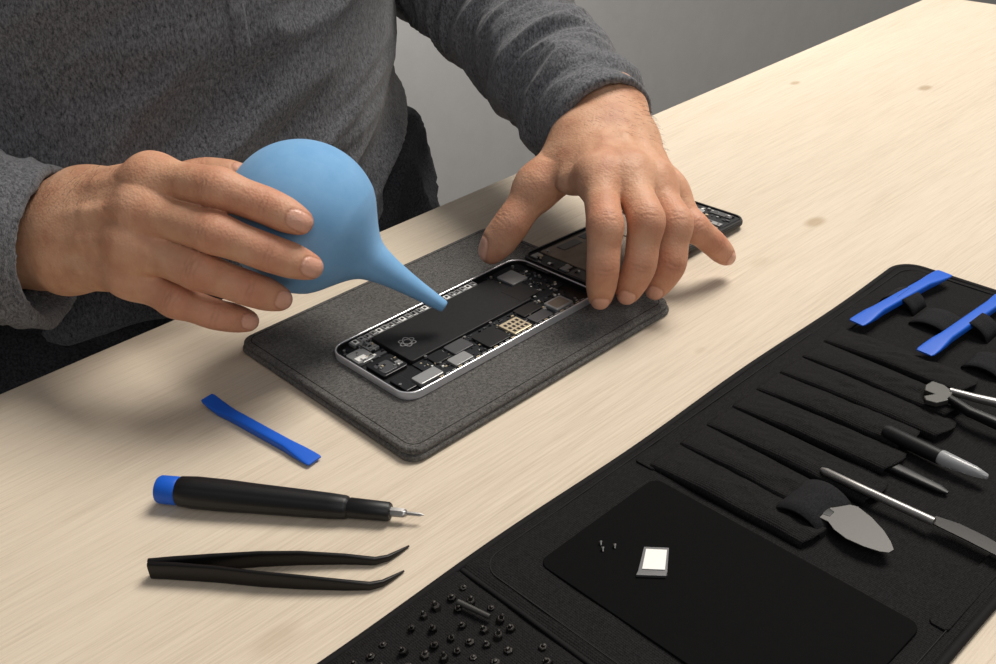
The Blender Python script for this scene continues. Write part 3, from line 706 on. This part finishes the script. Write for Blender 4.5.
o=pry('pry_tool',P(856,323,.009),P(945,273,.009),.0046,.0034,.0022); solo(o,'blue plastic pry bar tucked under elastic loop of tool case','pry tool','blue plastic pry tools')
o=pry('pry_tool',P(924,353,.009),P(1012,292,.009),.0046,.0034,.0022); solo(o,'blue plastic pry bar tucked under elastic loop of tool case','pry tool','blue plastic pry tools')
def flat(name,pix,z0,z1,m,b=.0003):
    pts=[tuple(P(u,v,(z0+z1)/2)[:2]) for u,v in pix]
    ar=sum(pts[i][0]*pts[(i+1)%len(pts)][1]-pts[(i+1)%len(pts)][0]*pts[i][1] for i in range(len(pts)))
    if ar<0: pts=pts[::-1]
    return prism(name,pts,z0,z1,M[m],b,2)
bl_=flat('blade',[(812,503),(832,508),(850,505),(858,507),(872,518),(884,531),(891,542),(894,550),(889,553),(880,552),(864,547),(846,539),(834,530),(828,522),(808,512)],.0080,.0086,'steel2',.0002)
hn=loft('handle',[P(790,492,.0050),P(802,500,.0065),P(822,511,.0078),P(832,515,.0082)],[.0035,.004,.0035,.002],[.0010,.0010,.0010,.0006],M['black'],e=4)
sp=empty('metal_spatula'); adopt(sp,[bl_,hn],tuple(P(850,525,0))); tag(sp,'flat steel opening spatula with rounded blade in case pocket','spatula')
h1=loft('handle',[P(822,470,.0078),P(826,472,.0085),P(860,488,.0088),P(934,522,.0088)],[.0012,.0018,.0018,.0019],[.0012,.0018,.0018,.0019],M['steel'],e=2)
b1=flat('blade',[(928,521),(936,516),(960,524),(985,536),(1010,550),(1030,566),(1000,558),(965,540),(938,527)],.0080,.0086,'blackm')
k1=empty('scalpel'); adopt(k1,[h1,b1],tuple(P(880,497,0))); tag(k1,'slim steel scalpel with dark blade slotted in the case','scalpel')
h2=lathe('barrel',P(885,431,.0075),P(940,457,.0085),[(0,.0028),(.002,.0034),(np.linalg.norm(P(940,457,.0085)-P(885,431,.0075)),.0034)],M['black'],24)
a2=P(938,456,.0085); b2=P(988,477,.0085); L2=np.linalg.norm(b2-a2)
t2=lathe('tip',a2,b2,[(0,.0030),(.002,.0034),(L2*.75,.0024),(L2*.98,.0012),(L2,.0008)],M['clear'],24)
k2=empty('pen'); adopt(k2,[h2,t2],tuple(P(900,440,0))); tag(k2,'black pen-shaped tool with frosted tip in case pocket','pen tool')
for i,((u0,v0),(u1_,v1)) in enumerate([((866,455),(948,493))]):
    hh=.0050; A_=P(u0,v0,hh); B_=P(u1_,v1,hh); o=loft('probe',[A_,A_*.5+B_*.5,A_*.1+B_*.9,B_],[.0030,.0028,.0022,.0009],[.0018,.0018,.0014,.0006],M['black'],e=3)
    solo(o,'black plastic probe tool slotted in a case pocket','probe tool')
j0=P(938,397,.010)
jaw=joinm('jaw',[flat('q',[(925,387),(932,383),(944,387),(953,394),(949,402),(936,405),(925,402),(923,398),(934,396),(924,392)],.0085,.0112,'steel2',.0005)])
piv=lathe('pivot',j0+np.array([.004,-.002,.001]),j0+np.array([.004,-.002,1]),[(0,.0024),(.0008,.0024),(.0011,.0020)],M['steel'],20); piv.modifiers.clear()
g1=loft('handle',[P(950,391,.0105),P(975,398,.0105),P(1010,406,.0100),P(1060,420,.009)],[.0016,.0019,.0022,.0026],[.0016,.0019,.0022,.0022],M['steel'],e=2.4)
g2=loft('handle',[P(950,399,.0105),P(970,412,.0105),P(1005,427,.0100),P(1050,445,.009)],[.0018,.0022,.0026,.003],[.0018,.0022,.0026,.0026],M['black'],e=3)
pl=empty('pliers'); adopt(pl,[jaw,piv,g1,g2],tuple(P(940,395,0))); tag(pl,'small steel pliers tucked into the tool case','pliers')
tr=flat('tray',[(644,547),(669,548),(667,576),(637,575)],.0040,.0044,'grey2',.0001); tb=flat('tray_end',[(638,572),(667,573),(666,577),(636,576)],.0040,.0052,'grey2',.0001)
card=flat('card',[(646,549),(667,550),(665,570),(642,569)],.0044,.0048,'white',.0001)
sm=empty('card_tray'); adopt(sm,[tr,tb,card],tuple(P(652,562,.004))); tag(sm,'small metal card tray with white card on black fabric','card tray')
for (u,v) in ((601,545),(603,551),(615,548)):
    p=P(u,v,.0042); p[2]=TZ+.0041
    o=lathe('screw',p,p+np.array([.3,.3,.55]) ,[(0,.0004),(.0012,.0004),(.0012,.0007),(.0017,.0007),(.0018,.0004)],M['steel'],12); solo(o,'tiny steel screw on black fabric','screw','loose tiny screws')
o=loft('metal_rod',[P(458,602,.0090),P(490,617,.0090)],[.0012,.0010],[.0012,.0010],M['steel2']); solo(o,'short steel rod lying on the bit holder','rod')
# ------------------------------------------------------------------ light
def area(name,loc,tgt,size,e,col):
    l=bpy.data.lights.new(name,'AREA'); l.energy=e; l.size=size; l.color=col; o=bpy.data.objects.new(name,l); COL.objects.link(o)
    o.location=loc; o.rotation_euler=(Vector(tgt)-Vector(loc)).to_track_quat('-Z','Y').to_euler(); return o
area('key_light',(1.75,.40,3.1),(.35,.36,TZ),1.2,92,(1,.95,.875))
area('fill_light',(-.4,-1.3,2.2),(.3,.4,TZ),1.2,11,(1,.97,.94))
area('added_wall_fill',(.80,.82,1.10),(.84,1.15,.42),.22,2.2,(1,.985,.96))  # unseen lamp, added to lighten the wall beside the torso
w=bpy.data.worlds.new('w'); bpy.context.scene.world=w; w.use_nodes=True
w.node_tree.nodes['Background'].inputs[0].default_value=(.94,.96,1,1); w.node_tree.nodes['Background'].inputs[1].default_value=.16
bpy.context.scene.view_settings.view_transform='Standard'
# ------------------------------------------------------------------ camera
cd=bpy.data.cameras.new('camera'); cd.sensor_width=36; cd.lens=36*F/996; cd.clip_start=.01
co=bpy.data.objects.new('camera',cd); COL.objects.link(co)
m4=Matrix.Identity(4)
for i in range(3):
    for j in range(3): m4[i][j]=R[i][j]
    m4[i][3]=CAM[i]
co.matrix_world=m4; bpy.context.scene.camera=co
